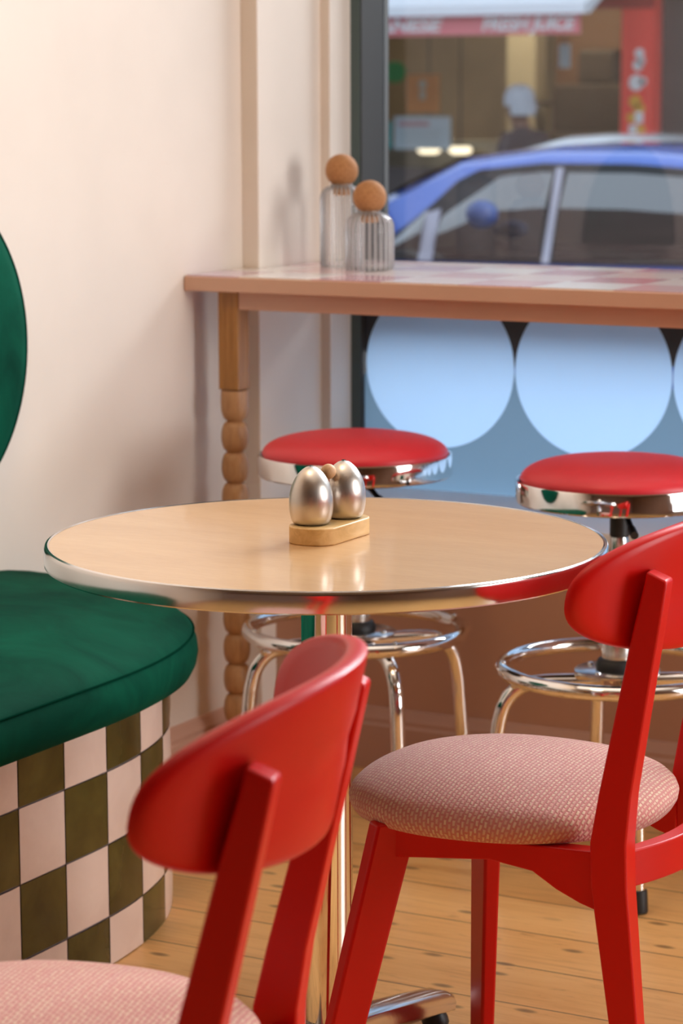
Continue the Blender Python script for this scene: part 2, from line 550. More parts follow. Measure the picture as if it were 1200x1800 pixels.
# ================================================================== SHAKERS ON TRAY
tray = thing('shaker_tray', 'small beech wood tray with a ball handle, holding two steel shakers on the table', 'tray', (.9955, -1.165, .7497))
bm = BM()
def tray_outline(w, l, n=10):
    pts = []
    for sy in (1, -1):
        for k in range(n + 1):
            t = -1 + 2 * k / n
            x = w * t * sy * -1
            pts.append((x, sy * (l - .012 * t * t - .010 * abs(t) ** 6)))
    return pts
loft(bm, [[(x, y, z) for x, y in tray_outline(w, l)] for z, w, l in ((0, .0335, .070), (.0225, .0335, .070))])
obj('tray_block', bm, M_tray, tray, bevel=.0015)
bm = BM(); lathe(bm, [(0, .022), (.0013, .022), (.0013, .080), (0, .080)], 10)
rod = obj('handle_rod', bm, M_chrome, tray)
rod.location = (-.003, .003, 0)
bm = BM(); lathe(bm, [(.0100 * sin(PI * k / 16), .087 - .0100 * cos(PI * k / 16)) for k in range(17)], 32)
obj('ball_knob', bm, M_ball, rod)['label'] = 'beech ball knob'
def egg_bm():
    bm = BM(); H_, Rm = .0765, .0288
    pr = [(0, .0)]
    for k in range(0, 33):
        t = k / 32
        z = H_ * t
        # egg outline: widest at about 36 % of the height
        u = (t - .36) / (.64 if t > .36 else .36)
        r = Rm * (max(0, 1 - abs(u) ** (2.15 if t > .36 else 2.0)) ** (.62 if t > .36 else .5))
        if t < .36: r = Rm * (.72 + .28 * sqrt(max(0, 1 - u * u)))
        if k == 32: r = 0
        pr.append((max(r, .003 if 0 < k < 32 else 0) if k else .0205, z if k else .0))
    lathe(bm, pr, 64)
    return bm
EGG = [((.986, -1.197), 'brushed steel egg shaker at the near left end of the tray'), ((.9985, -1.131), 'brushed steel egg shaker behind the wooden ball knob, far end of the tray')]
for i, ((x, y), lb) in enumerate(EGG):
    if i == 0:
        e0 = thing('egg_shaker', lb, 'shaker', (x, y, .7722), 0, 'egg shakers on the wooden tray')
        eb = obj('shaker_body', egg_bm(), M_steel, e0)
        bm = BM(); lathe(bm, [(0, -.0005), (.0204, -.0005), (.0212, .0012), (.0, .0012)], 40)
        ec = obj('base_plug', bm, M_black, e0)
        bm = BM()
        for q in range(5):
            a = 2 * PI * q / 5; lathe(bm, [(0, .0762), (.0007, .0762), (.0007, .0771), (0, .0771)], 8, (.0022 * cos(a) * (q > 0), .0022 * sin(a) * (q > 0), -.0004))
        obj('pour_holes', bm, M_black, e0)
    else:
        e1 = copy_tree(e0); e1.location = (x, y, .7722); e1['label'] = lb

# ================================================================== RED CHAIRS
def panel_y(x, z): return -.2245 + 1.72 * (x * x - .1795 ** 2) - .1376 * (z - .764) + .010
def make_chair(label):
    root = thing('dining_chair', label, 'chair', group='red chairs with pink woven seats')
    # seat pad: domed superellipse, UVs follow the cloth
    bm = BM(); uv = bm.loops.layers.uv.new('UVMap')
    prof = [(0., .482, 0), (.2, .4815, 0), (.4, .480, 0), (.6, .4765, 0), (.76, .471, 0), (.88, .464, 0), (.95, .457, 0), (.985, .450, 0), (1., .442, 0), (.994, .434, 0), (.975, .427, 0), (.94, .424, 0), (.6, .424, 0)]
    n = 112; rings = []; UV = []
    arc = 0; pr0 = None
    for s, z, _ in prof:
        if pr0: arc += math.hypot((s - pr0[0]) * .208, z - pr0[1])
        pr0 = (s, z)
        ring = []; uvr = []
        for k in range(n):
            t = 2 * PI * k / n
            x, y = sell(t, .2105, .2055, 2.3)
            x *= 1 + .05 * (y / .2055)       # a little wider towards the front
            ring.append(bm.verts.new((x * s, y * s, z)))
            q = math.hypot(x, y) or 1
            uvr.append((x / .2085 * arc, y / .2085 * arc))
        rings.append(ring); UV.append(uvr)
    look = {}
    for r, u in zip(rings, UV):
        for v, w in zip(r, u): look[v] = w
    c0 = rings[0]
    for a, b in zip(rings[1:], rings[2:]):
        for i in range(n):
            j = (i + 1) % n
            bm.faces.new((a[i], a[j], b[j], b[i]))
    cv = bm.verts.new((0, 0, .482)); look[cv] = (0, 0)
    for i in range(n): bm.faces.new((cv, rings[1][i], rings[1][(i + 1) % n]))
    bm.faces.new(rings[-1])
    for v in c0: bm.verts.remove(v)
    for f in bm.faces:
        for l in f.loops: l[uv].uv = look[l.vert]
    obj('seat', bm, M_weave, root, smooth=60)['label'] = 'pink woven seat pad'
    # curved oval backrest
    bm = BM(); n = 96; W, HH, T, E_ = .2500, .0825, .0215, 2.45
    levels = []
    for s, d in ((.0, 0), (.35, 0), (.7, 0), (.9, 0), (.965, .04), (.99, .18), (1., .5), (.99, .82), (.965, .96), (.9, 1), (.7, 1), (.35, 1), (.0, 1)):
        ring = []
        for k in range(n):
            t = 2 * PI * k / n
            x, zz = sell(t, W, HH, E_)
            if s > .9:
                f = 1 - (1 - s) * (HH / max(.02, abs(zz) if False else HH))
            x *= s; zz *= s
            z = .7405 + zz
            y = panel_y(x, z) + T * d
            ring.append((x, y, z))
        levels.append(ring)
    R = loft(bm, levels, cap=False)
    bmesh.ops.remove_doubles(bm, verts=bm.verts, dist=1e-5)
    obj('backrest', bm, M_red, root, smooth=50)
    # rear legs run up as the back posts
    for s in (-1, 1):
        bm = BM()
        def ring(x, y, z, w, d): return [(s * (x + q * w / 2), y + r * d / 2, z) for q, r in ((-1, -1), (1, -1), (1, 1), (-1, 1))]
        pts = [(.2000, -.245, 0, .026, .030), (.188, -.208, .22, .033, .036), (.1805, -.187, .385, .040, .045), (.1795, -.185, .44, .040, .045), (.1795, -.192, .50, .037, .040),
               (.1795, -.226, .70, .031, .032), (.1795, -.2365, .757, .030, .027)]
        r = [ring(*p) for p in pts]
        top = [(p[0], p[1], p[2] + (.010 if i in (2, 3) else .0)) for i, p in enumerate(ring(.1795, -.2375, .762, .028, .024))]
        r.append(top)
        loft(bm, r)
        obj('leg', bm, M_red, root, bevel=.0025, smooth=25)['label'] = 'rear leg running up into the back post'
    for s in (-1, 1):
        bm = BM(); a = radians(42) * s
        bar(bm, ((.246, .132, 0) if s > 0 else (-.256, .177, 0)), (s * .171, .099, .433), .044, .0205, .058, .026, ang=a)
        obj('leg', bm, M_red, root, bevel=.004, smooth=25)['label'] = 'front leg'
    # rails
    for s in (-1, 1):
        bm = BM(); x0, x1 = s * .157, s * .183
        side = [(-.17, .424), (.10, .424), (.10, .388), (-.030, .399), (-.085, .391), (-.115, .372), (-.145, .358), (-.17, .350)]
        loft(bm, [[(x0, y, z) for y, z in side], [(x1, y, z) for y, z in side]])
        obj('side_rail', bm, M_red, root, bevel=.002, smooth=25)
    obj('front_rail', box(BM(), -.17, .17, .098, .120, .385, .424), M_red, root, bevel=.002, smooth=25)
    bm = BM(); bow = [(-.17 + .34 * k / 16, -.186 - .052 * (1 - (2 * k / 16 - 1) ** 2)) for k in range(17)]
    loft(bm, [[(x, y - .011, .378), (x, y + .011, .378), (x, y + .011, .424), (x, y - .011, .424)] for x, y in bow])
    obj('rear_rail', bm, M_red, root, bevel=.002, smooth=25)
    return root
ch = make_chair('red chair with pink woven seat tucked under the right side of the round table')
ch.location = (1.2552, -1.1442, 0); ch.rotation_euler = (0, 0, 1.668)
ch2 = copy_tree(ch)
ch2['label'] = 'blurred red chair nearest the viewer, curved back filling the lower left foreground'
# nearer chair's meshes sheared to lean more and stretched taller to fit the view
for o in ch2.children:
    o.data = o.data.copy()
    for v in o.data.vertices:
        v.co.y += .075 * (.764 - v.co.z)
        v.co.z *= 1.010
ch2.location = (1.2845, -2.2045, 0); ch2.rotation_euler = (0, 0, 1.8505)

# ================================================================== BAR STOOLS
def make_stool(label):
    root = thing('bar_stool', label, 'stool', group='chrome bar stools under the counter')
    r = .1759
    bm = BM()
    pr = [(0, .655), (r - .010, .655), (r - .008, .684)] + [((r - .008) * cos(PI / 2 * k / 14) ** .55, .684 + .036 * sin(PI / 2 * k / 14)) for k in range(1, 14)] + [(0, .720)]
    lathe(bm, pr, 96)
    obj('seat_cushion', bm, M_vinyl, root)['label'] = 'red vinyl cushion'
    bm = BM()
    lathe(bm, [(r - .02, .6455), (r - .003, .6455), (r, .648), (r, .680), (r - .0015, .6835), (r - .0055, .6838), (r - .0075, .681)], 128)
    obj('seat_band', bm, M_chrome, root)['label'] = 'chrome seat band'
    bm = BM(); lathe(bm, [(0, .642), (.155, .642), (.158, .650), (0, .650)], 64)
    obj('seat_pan', bm, M_black, root)
    bm = BM()
    lathe(bm, [(0, .40), (.011, .40), (.011, .555), (.0145, .555), (.0145, .586), (.0165, .588), (.0165, .630), (.045, .634), (.045, .644), (0, .644)], 32)
    obj('gas_lift', bm, M_black, root)
    bm = BM(); lathe(bm, [(.0, .548), (.0148, .548), (.0158, .552), (.0158, .580), (.0148, .586), (0, .586)], 32)
    obj('column_collar', bm, M_chrome2, root)
    bm = BM(); tube(bm, catmull([(.02, 0, .632), (.07, 0, .630), (.115, 0, .618), (.145, 0, .612)], 6), [.005] * 12 + [.007] * 7, 10)
    obj('height_lever', bm, M_black, root)
    bm = BM(); lathe(bm, [(0, .352), (.070, .352), (.0735, .354), (.0735, .357), (.070, .359), (0, .359)], 64)
    for k in range(4):
        a = PI / 4 + k * PI / 2
        lathe(bm, [(0, .359), (.006, .359), (.005, .362), (0, .3635)], 12, (.056 * cos(a), .056 * sin(a), 0))
    obj('hub_plate', bm, M_chrome2, root)
    bm = BM(); lathe(bm, [(0, .359), (.037, .359), (.038, .366), (.033, .376), (.030, .378), (0, .378)], 40)
    obj('rubber_collar', bm, M_black, root)
    bm = BM(); lathe(bm, [(0, .376), (.0275, .376), (.0275, .440), (.0255, .444), (0, .444)], 40)
    obj('column', bm, M_chrome2, root)
    bm = BM(); tube(bm, [(.1951 * cos(2 * PI * k / 96), .1951 * sin(2 * PI * k / 96), .360) for k in range(96)], .0130, 18, closed=True)
    ring = obj('foot_ring', bm, M_chrome, root)
    for k in range(4):
        a = k * PI / 2
        bm = BM()
        p = catmull([(.030, 0, .3385), (.08, 0, .3385), (.130, 0, .3375), (.165, 0, .330), (.190, 0, .305), (.202, 0, .265), (.208, 0, .20), (.216, 0, .11), (.225, 0, .012)], 8)
        tube(bm, p, .0130, 18)
        lg = obj('leg', bm, M_chrome, root); lg.rotation_euler = (0, 0, a)
        bm = BM(); lathe(bm, [(0, 0), (.0165, 0), (.0175, .004), (.0165, .036), (.013, .040), (0, .040)], 24)
        ft = obj('foot_cap', bm, M_black, lg); ft.location = (.2245, 0, 0); ft.rotation_euler = (0, radians(-6), 0); ft.location.z = .0018
        bm = BM(); lathe(bm, [(0, .372), (.005, .372), (.004, .3745), (0, .376)], 10, (.1951, 0, 0))
        obj('ring_screw', bm, M_chrome2, ring).rotation_euler = (0, 0, a)
    return root
st = make_stool('red vinyl bar stool left of the pair, standing behind the round table under the counter')
st.location = (.415, -.0105, 0); st.rotation_euler = (0, 0, radians(-41))
st2 = copy_tree(st)
st2['label'] = 'red vinyl bar stool right of the pair, partly hidden by the red chair back'
st2.location = (.9604, -.0877, 0); st2.rotation_euler = (0, 0, radians(-58))

# ================================================================== COUNTER
counter = thing('bar_counter', 'pink window bar counter with checked tile top and turned bead leg', 'counter', (0, .08, 0))
CT = (0, -.08, 0)
def cobj(name, bm, m, parent=counter, **k):
    bmesh.ops.translate(bm, verts=bm.verts, vec=CT)
    return obj(name, bm, m, parent, **k)
out = [(.002, .078), (4.3, .078), (4.3, .633), (.061, .633), (.061, .546), (.039, .546), (.039, .296), (.002, .296)]
cobj('counter_top', prism(BM(), out, .957, .9845), M_counter, smooth=0, bevel=.0015)
tl = [(.004, .084), (4.296, .084), (4.296, .631), (.063, .631), (.063, .544), (.041, .544), (.041, .294), (.004, .294)]
M_ctile = mat('checked counter tiles', (.8, .7, .7), .13)
def build_ctile(m):
    N, L, b = nt(m)
    v = coords(m, loc=(.03, .0, 0))
    P_ = .150
    sep = N.new('ShaderNodeSeparateXYZ'); L.new(v, sep.inputs[0])
    cx = math_node(m, 'FLOOR', math_node(m, 'DIVIDE', sep.outputs[0], P_)); cy = math_node(m, 'FLOOR', math_node(m, 'DIVIDE', sep.outputs[1], P_))
    cmb = N.new('ShaderNodeCombineXYZ'); L.new(cx, cmb.inputs[0]); L.new(cy, cmb.inputs[1])
    wn = N.new('ShaderNodeTexWhiteNoise'); wn.noise_dimensions = '2D'; L.new(cmb.outputs[0], wn.inputs['Vector'])
    par = math_node(m, 'MODULO', math_node(m, 'ABSOLUTE', math_node(m, 'ADD', cx, cy)), 2.)
    ca = ramp(m, wn.outputs['Value'], [(0, (.62, .34, .37)), (.4, (.70, .45, .46)), (.75, (.60, .42, .52))], True)
    cb = ramp(m, wn.outputs['Value'], [(0, (.82, .76, .70)), (.5, (.80, .66, .62)), (.8, (.84, .80, .78))], True)
    c = mix(m, par, ca, cb)
    fx = math_node(m, 'FRACT', math_node(m, 'DIVIDE', sep.outputs[0], P_)); fy = math_node(m, 'FRACT', math_node(m, 'DIVIDE', sep.outputs[1], P_))
    ed = math_node(m, 'MAXIMUM', math_node(m, 'ABSOLUTE', math_node(m, 'SUBTRACT', fx, .5)), math_node(m, 'ABSOLUTE', math_node(m, 'SUBTRACT', fy, .5)))
    gr = math_node(m, 'GREATER_THAN', ed, .483)
    setcol(m, mix(m, gr, c, (.84, .78, .74)))
    bump(m, math_node(m, 'SUBTRACT', 1., gr), .3, .001)
build_ctile(M_ctile)
cobj('tiled_surface', prism(BM(), tl, .9845, .9865), M_ctile, smooth=0)
cobj('apron', box(BM(), .1015, 4.3, .110, .130, .922, .957), M_counter, smooth=0, bevel=.0015)
def bead_leg():
    bm = BM(); box(bm, .0575, .1005, .108, .151, .769, .957)
    return bm
leg = cobj('leg', bead_leg(), M_block, bevel=.0015, smooth=0); leg['label'] = 'square honey coloured top of the leg'
bm = BM(); pr = [(0, .0)]
z = 0.; pitch_b = .0590
nb = 13
for k in range(nb):
    z0 = k * pitch_b
    for q in range(0, 13):
        t = q / 12
        r = .0150 + .0112 * max(0, 1 - (2 * t - 1) ** 2) ** .55
        if k == nb - 1 and t > .5: r = .0265 - .004 * max(0, t - .8)
        pr.append((r, z0 + pitch_b * t))
pr.append((0, nb * pitch_b))
lathe(bm, pr, 40, (.0795, .1295, 0))
bmesh.ops.translate(bm, verts=bm.verts, vec=(0, -.08, 0))
obj('turned_beads', bm, M_bead, leg, smooth=50)['label'] = 'pale bead turned lower leg'

# jars
def make_jar(label, hg, r, x, y):
    root = thing('glass_jar', label, 'jar', (x, y, .9866), 0, 'ribbed glass jars with cork ball stoppers')
    bm = BM(); sh = r * .62
    def prof(rr, off):
        p = [(rr, .006 + off if off == 0 else .006)]
        hs = hg - sh
        p = [(rr * .96, off), (rr, off + .004), (rr, hs)]
        for k in range(1, 10):
            t = PI / 2 * k / 9
            p.append((.0225 + (rr - .0225) * cos(t) ** 1.0, hs + (hg - hs - off * .3) * sin(t)))
        return p
    outer = [(0, 0)] + prof(r, 0.) + [(.0215, hg + .004)]
    ti = .0026
    inner = prof(r - ti, .004); inner = [(a, b) for a, b in inner]
    inner[-1] = (.0200, hg - .002)
    allp = outer + [(.0205, hg + .004), (.0205, hg - .004)]
    n = 208
    rmax = r
    def mod(t, h, q): return 1 + (.022 * abs(cos(13 * t)) - .012 if .003 < h < hg - .004 and (q > rmax - .001 or (h > hg - sh and q > .024 and (q / rmax) ** 2 + ((h - hg + sh) / sh) ** 2 > .90)) else 0)
    lathe(bm, allp, n, mod=mod)
    obj('jar_glass', bm, M_jar, root, smooth=60)['label'] = 'ribbed clear glass'
    bm = BM(); rb = .0325
    pr = [(0, -.022), (.016, -.022), (.0192, .002)] + [(rb * sin(PI * k / 20), .0265 - rb * cos(PI * k / 20)) for k in range(4, 21)]
    pr[-1] = (0, .0265 + rb)
    lathe(bm, pr, 40)
    o = obj('cork_stopper', bm, M_cork, root, smooth=50); o.location = (0, 0, hg + .0035); o['label'] = 'cork ball stopper'
    return root
make_jar('taller ribbed glass jar with cork ball stopper, behind the shorter jar on the counter', .158, .043, .150, .430)
make_jar('shorter ribbed glass jar with cork ball stopper, in front on the counter', .110, .0475, .248, .362)

# ================================================================== GREEN BANQUETTE
banq = thing('banquette', 'round-ended banquette with green velvet cushion on a checkered olive and cream tile base', 'bench', (.003, -1.0, 0))
# outlines are relative to the thing (wall at x = 0)
def band(a, b, yend, e=2.4, n=60):
    """outline from the wall (far end) round to the wall (near end)"""
    pts = []
    for k in range(n + 1):
        t = PI / 2 * k / n
        c, s = cos(t), sin(t)
        pts.append((a * s ** (2 / e) if s > 0 else 0, b * c ** (2 / e) if c > 1e-9 else 0))
    m = 24
    for k in range(1, m + 1): pts.append((a, -yend * k / m))
    for k in range(1, n + 1):
        t = PI / 2 * k / n
        c, s = cos(t), sin(t)
        pts.append((a * c ** (2 / e) if c > 1e-9 else 0, -yend - b * s ** (2 / e)))
    return pts
def resample(pts, step, phase=0.):
    D = [0.]
    for p, q in zip(pts, pts[1:]): D.append(D[-1] + math.hypot(q[0] - p[0], q[1] - p[1]))
    def at(s):
        s = max(0, min(D[-1], s))
        for i in range(len(D) - 1):
            if D[i + 1] >= s:
                t = (s - D[i]) / max(1e-9, D[i + 1] - D[i]); return (pts[i][0] + t * (pts[i + 1][0] - pts[i][0]), pts[i][1] + t * (pts[i + 1][1] - pts[i][1]))
        return pts[-1]
    return at, D[-1], D
PB = band(.463, .605, 1.0)
at, LEN, DD = resample(PB, .1)
# arc length where y == +.015 (tile joint seen in the photo)
s_j = None
for k in range(2000):
    s = LEN * k / 2000
    if at(s)[1] < -.018: s_j = s; break
PT, ROW = .1165, .1145
bm = BM()
# core (grout)
loft(bm, [[(max(x - .004, -.0) if x > .02 else x, y, zz) for x, y in PB] for zz in (0., .392)], closed=True, mi=2)
def nrm(s):
    p, q = at(s - .004), at(s + .004)
    d = Vector((q[0] - p[0], q[1] - p[1])); d.normalize()
    return (-d.y, d.x) if (-d.y) * 1 + 0 >= 0 or True else None
k0 = -int(s_j / PT) - 1
k = k0
while s_j + k * PT < LEN:
    sa, sb = s_j + k * PT + .0014, s_j + (k + 1) * PT - .0014
    sa, sb = max(sa, .002), min(sb, LEN - .002)
    if sb - sa > .01:
        for r in range(-1, 4):
            za, zb = .0790 + (r - 0) * ROW + .0014 - 0, .0790 + (r + 1) * ROW - .0014
            za, zb = max(za, .0015), min(zb, .391)
            if zb - za < .008: continue
            mi = 1 if (k + r) % 2 else 0
            n_ = 5; vv = []
            jit = [random.uniform(-.0007, .0007) for _ in range(4)]
            for i in range(n_ + 1):
                s = sa + (sb - sa) * i / n_
                p = at(s); n2 = nrm(s)
                if n2[0] * (p[0] - .1) + n2[1] * (p[1] + .5) < 0: n2 = (-n2[0], -n2[1])
                row = []
                for j in range(4):
                    zz = za + (zb - za) * j / 3
                    edge = (i in (0, n_)) or (j in (0, 3))
                    off = .0008 if edge else .0024
                    if edge: zz += jit[(i > 0) + 2 * (j > 0)] * .8
                    row.append(bm.verts.new((p[0] + n2[0] * off, p[1] + n2[1] * off, zz)))
                vv.append(row)
            for i in range(n_):
                for j in range(3):
                    bm.faces.new((vv[i][j], vv[i + 1][j], vv[i + 1][j + 1], vv[i][j + 1])).material_index = mi
    k += 1
obj('tiled_base', bm, [M_olive, M_cream, M_grout], banq, smooth=40)['label'] = 'checkered olive and cream tiled base'
# cushion
bm = BM()
A, B, YE = .520, .632, 1.0
prof = [(.045, .3925), (.022, .394), (.010, .401), (.003, .415), (.0, .432), (.002, .450), (.006, .462), (.0075, .466), (.0115, .472), (.022, .482), (.045, .494), (.08, .505), (.14, .516), (.22, .524), (.30, .529), (.40, .532), (.49, .533)]
rings = []
for ins, zz in prof:
    rings.append([(x, y, zz + .004 * sin(6 * y + 1.3) * sin(5 * x) * min(1, ins / .1) * (zz > .47)) for x, y in band(max(A - ins, .012), max(B - ins, .05), YE)])
loft(bm, rings, closed=True)
cush = obj('seat_cushion', bm, M_velvet, banq, smooth=60); cush['label'] = 'green velvet seat cushion'
bm = BM()
tube(bm, [(x, y, .4665) for x, y in band(A - .0065, B - .0065, YE)][1:-1], .0016, 8)
obj('seam', bm, M_velvet_seam, cush)
# round back cushion on the wall
back = thing('wall_mounted_cushion', 'round green velvet back cushion fixed to the cream wall at left', 'cushion', (.001, -.765, .913))
bm = BM()
rr = .276
pr = [(0, .002), (rr - .006, .002), (rr - .001, .010), (rr, .022), (rr - .001, .034), (rr - .006, .042)] + [((rr - .006) * (1 - k / 12), .042 + .024 * sin(PI / 2 * k / 12) ** .7) for k in range(1, 13)]
lathe(bm, pr, 96, axis='x')
bc = obj('velvet_pad', bm, M_velvet, back, smooth=50)
bm = BM(); tube(bm, [(.0405, (rr - .004) * cos(2 * PI * k / 96), (rr - .004) * sin(2 * PI * k / 96)) for k in range(96)], .0028, 8, closed=True)
obj('piping', bm, M_velvet_seam, bc)

# ================================================================== STREET
ST = -.37
M_road = paint('asphalt', (.10, .10, .105), .8, .2, 20)
M_pave = paint('pavement', (.30, .29, .28), .8, .15, 4)
structure('road', box(BM(), -30, 20, 3.2, 11.2, ST - .2, ST), M_road, smooth=0)
structure('pavement_near', box(BM(), -30, 20, .76, 3.2, ST - .2, ST + .12), M_pave, smooth=0)
structure('pavement_far', box(BM(), -30, 20, 11.2, 18, ST - .2, ST + .0), M_pave, smooth=0)

# unseen street walls of cafe and neighbours, added to darken car glass reflections
M_fac = paint('cafe facade brick brown', (.16, .105, .09), .8, .2, 2)
structure('wall_reflected_left', box(BM(), -16, -.15, .60, .78, -.37, 6.5), M_fac, smooth=0)
structure('wall_reflected_right', box(BM(), 5.65, 16, .60, .78, -.37, 6.5), M_fac, smooth=0)
structure('wall_plinth', box(BM(), -.15, 5.65, .60, .78, -.37, -.06), M_fac, smooth=0)
structure('wall_facade', box(BM(), -.15, 5.65, .66, .78, 3.1, 6.5), M_fac, smooth=0)
# cars
M_blue = mat('blue car paint', (.05, .115, .46), .25, .15, **{'Coat Weight': 1., 'Coat Roughness': .03})
M_white = mat('white car paint', (.80, .83, .85), .3, 0, **{'Coat Weight': 1., 'Coat Roughness': .03})
M_cglass = mat('tinted car glass', (.030, .022, .022), .03, 0, **{'IOR': 2.1, 'Coat Weight': 1., 'Coat IOR': 1.6})
M_ctrim = mat('car window trim', (.03, .03, .035), .3)
M_cseal = mat('pale car pillar trim', (.38, .40, .50), .3)
M_tyre = mat('tyre', (.015, .015, .015), .8)
M_lamp = mat('car lamp', (.7, .7, .72), .1)
def make_car(label, paintm, loc, small=False):
    root = thing('car', label, 'car', loc, 0)
    # stations: x, belt/hood height, roof height (None where there is no cabin), half width
    S = [(-2.15, .55, .56, .66), (-2.05, .72, .73, .78), (-1.6, .86, .87, .86), (-1.15, .935, .945, .88), (-.89, .945, 1.245, .885), (-.52, .950, 1.415, .89), (-.10, .952, 1.462, .89),
         (.35, .955, 1.462, .89), (.80, .960, 1.430, .89), (1.20, .975, 1.36, .885), (1.60, .995, 1.22, .87), (1.95, 1.00, 1.02, .84), (2.12, .80, .82, .78), (2.16, .45, .46, .72)]
    if small:
        S = [(-1.75, .55, .56, .62), (-1.66, .72, .73, .74), (-1.3, .86, .87, .80), (-.95, .94, .95, .82), (-.62, .945, 1.22, .83), (-.38, .950, 1.385, .83), (-.14, .952, 1.448, .83), (.12, .955, 1.462, .83), (.38, .955, 1.44, .83), (.62, .96, 1.385, .83), (1.0, .975, 1.28, .82), (1.36, .995, 1.12, .81), (1.60, .98, 1.0, .80), (1.72, .80, .82, .76), (1.76, .45, .46, .7)]
    def tw(b, r): return .86 - .17 * min(1, max(0, (r - b) / .5))
    rings = []
    for x, b, r, w in S:
        k = tw(b, r) / .86 * w
        sec = [(w * .90, .20), (w, .32), (w * 1.01, .55 if b > .6 else b * .8), (w * .985, (b + .55) / 2 if b > .6 else b * .9), (w * .965, b), (k * .97, r - min(.06, (r - b) * .3)), (k * .86, r - min(.02, (r - b) * .1)), (k * .5, r + .006)]
        full = [(x, -y, z) for y, z in sec] + [(x, y, z) for y, z in sec[::-1]]
        rings.append(full)
    bm = BM(); loft(bm, rings)
    obj('body', bm, paintm, root, smooth=45)
    # side glass follows the cabin side; between belt and roof edge
    def edge(x):
        for (x0, b0, r0, w0), (x1, b1, r1, w1) in zip(S, S[1:]):
            if x0 <= x <= x1:
                t = (x - x0) / (x1 - x0)
                L_ = lambda p, q: p + (q - p) * t
                b, r, w = L_(b0, b1), L_(r0, r1), L_(w0, w1)
                k = tw(b, r) / .86 * w
                return b, r - min(.06, (r - b) * .3), w * .965, k * .97
    def side_poly(s, xs, lo, hi, off):
        bot, top = [], []
        for x in xs:
            b, r, wb, wr = edge(x)
            def P(f):
                f = min(1, max(0, f)); return (x, s * (wb + (wr - wb) * f + off), b + (r - b) * f)
            bot.append(P(lo(x))); top.append(P(hi(x)))
        return bot, top
    for s in (-1, 1):
        for nm, x0, x1, hi in (('quarter_window', -.90, -.63, None), ('front_window', -.55, -.035, None), ('rear_window', .035, .80, None), ('rear_quarter_window', .86, 1.35, None)):
            xs = [x0 + (x1 - x0) * k / 10 for k in range(11)]
            h = .86
            if nm == 'quarter_window': lo, up = (lambda x: .05), (lambda x: .05 + .60 * (x - x0) / (x1 - x0))
            elif nm == 'front_window': lo, up = (lambda x: .04), (lambda x: min(.88, .50 + .55 * (x - x0) / .38))
            elif nm == 'rear_window': lo, up = (lambda x: .04), (lambda x: .88)
            else: lo, up = (lambda x: .05 + .2 * (x - x0)), (lambda x: .88 - .55 * max(0, (x - x0 - .1) / .4))
            bm = BM()
            rows = []
            for q in range(9):
                f = q / 8
                rows.append(side_poly(s, xs, lambda x: lo(x) + (up(x) - lo(x)) * f, up, .009 + .030 * sin(PI * f))[0])
            loft(bm, rows, closed=False)
            obj(nm, bm, M_cglass, root, smooth=30)['label'] = 'tinted side glass'
        # dark surround of all side glass and the pale pillar strips
        xs = [-1.02 + (1.45 + 1.02) * k / 24 for k in range(25)]
        bm = BM(); b_, t_ = side_poly(s, xs, lambda x: .0, lambda x: min(.97, max(.02, (x + 1.02) * 1.7)) if x < 1.0 else .97 - 1.4 * (x - 1.0), .006)
        loft(bm, [b_, t_], closed=False); obj('window_surround', bm, M_ctrim, root, smooth=30)
        for x0, x1, hi in ((-.022, .016, .93), (-.635, -.56, .6)):
            bm = BM(); b_, t_ = side_poly(s, [x0, (x0 + x1) / 2, x1], lambda x: .0, lambda x: hi, .016); loft(bm, [b_, t_], closed=False)
            obj('pillar_strip', bm, M_cseal, root, smooth=30)
        bm = BM(); lathe(bm, [(.062 * sin(PI * k / 12), -.075 * cos(PI * k / 12)) for k in range(13)], 20, (-.26, s * .985, 1.17), 'x')
        mr = obj('door_mirror', bm, mat('dark blue mirror shell', (.03, .06, .2), .5), root); mr.location = (0, 0, 0)
        for x in (-1.38, 1.32):
            bm = BM(); lathe(bm, [(0, -.10), (.30, -.10), (.325, -.07), (.325, .07), (.30, .10), (0, .10)], 32, (x, s * .79, .325), 'y')
            wh = obj('wheel', bm, M_tyre, root)
            bm = BM(); lathe(bm, [(0, -.015), (.20, -.008), (.215, .0), (.20, .008), (0, .015)], 24, (x, s * .895, .325), 'y'); obj('rim', bm, M_alu, wh)
    fx = S[1][0]
    for s in (-1, 1): obj('headlamp', box(BM(), fx - .07, fx + .03, s * .58 - .12, s * .58 + .12, .62, .70), M_lamp, root, bevel=.02)
    # windscreen
    for nm, (xa, xb) in (('windscreen', (-1.12, -.56)), ('rear_screen', (1.30, 1.88))):
        pts = []
        for q in range(9):
            x = xa + (xb - xa) * q / 8
            for (x0, b0, r0, w0), (x1, b1, r1, w1) in zip(S, S[1:]):
                if x0 <= x <= x1:
                    t = (x - x0) / (x1 - x0); r = r0 + (r1 - r0) * t; b = b0 + (b1 - b0) * t; w = w0 + (w1 - w0) * t
                    k = tw(b, r) / .86 * w
            pts.append((x, r + .010, k * .80))
        bm = BM(); loft(bm, [[(x, -w, z) for x, z, w in pts], [(x, -w * .5, z + .012) for x, z, w in pts], [(x, w * .5, z + .012) for x, z, w in pts], [(x, w, z) for x, z, w in pts]], closed=False)
        obj(nm, bm, M_cglass, root, smooth=40)
    return root
make_car('blue car parked on the street, seen through the window just beyond the counter', M_blue, (-2.09, 6.6 + .72, ST))
make_car('white car parked beyond the blue car, only its pale roof showing', M_white, (-3.35, 10.3, ST), True)

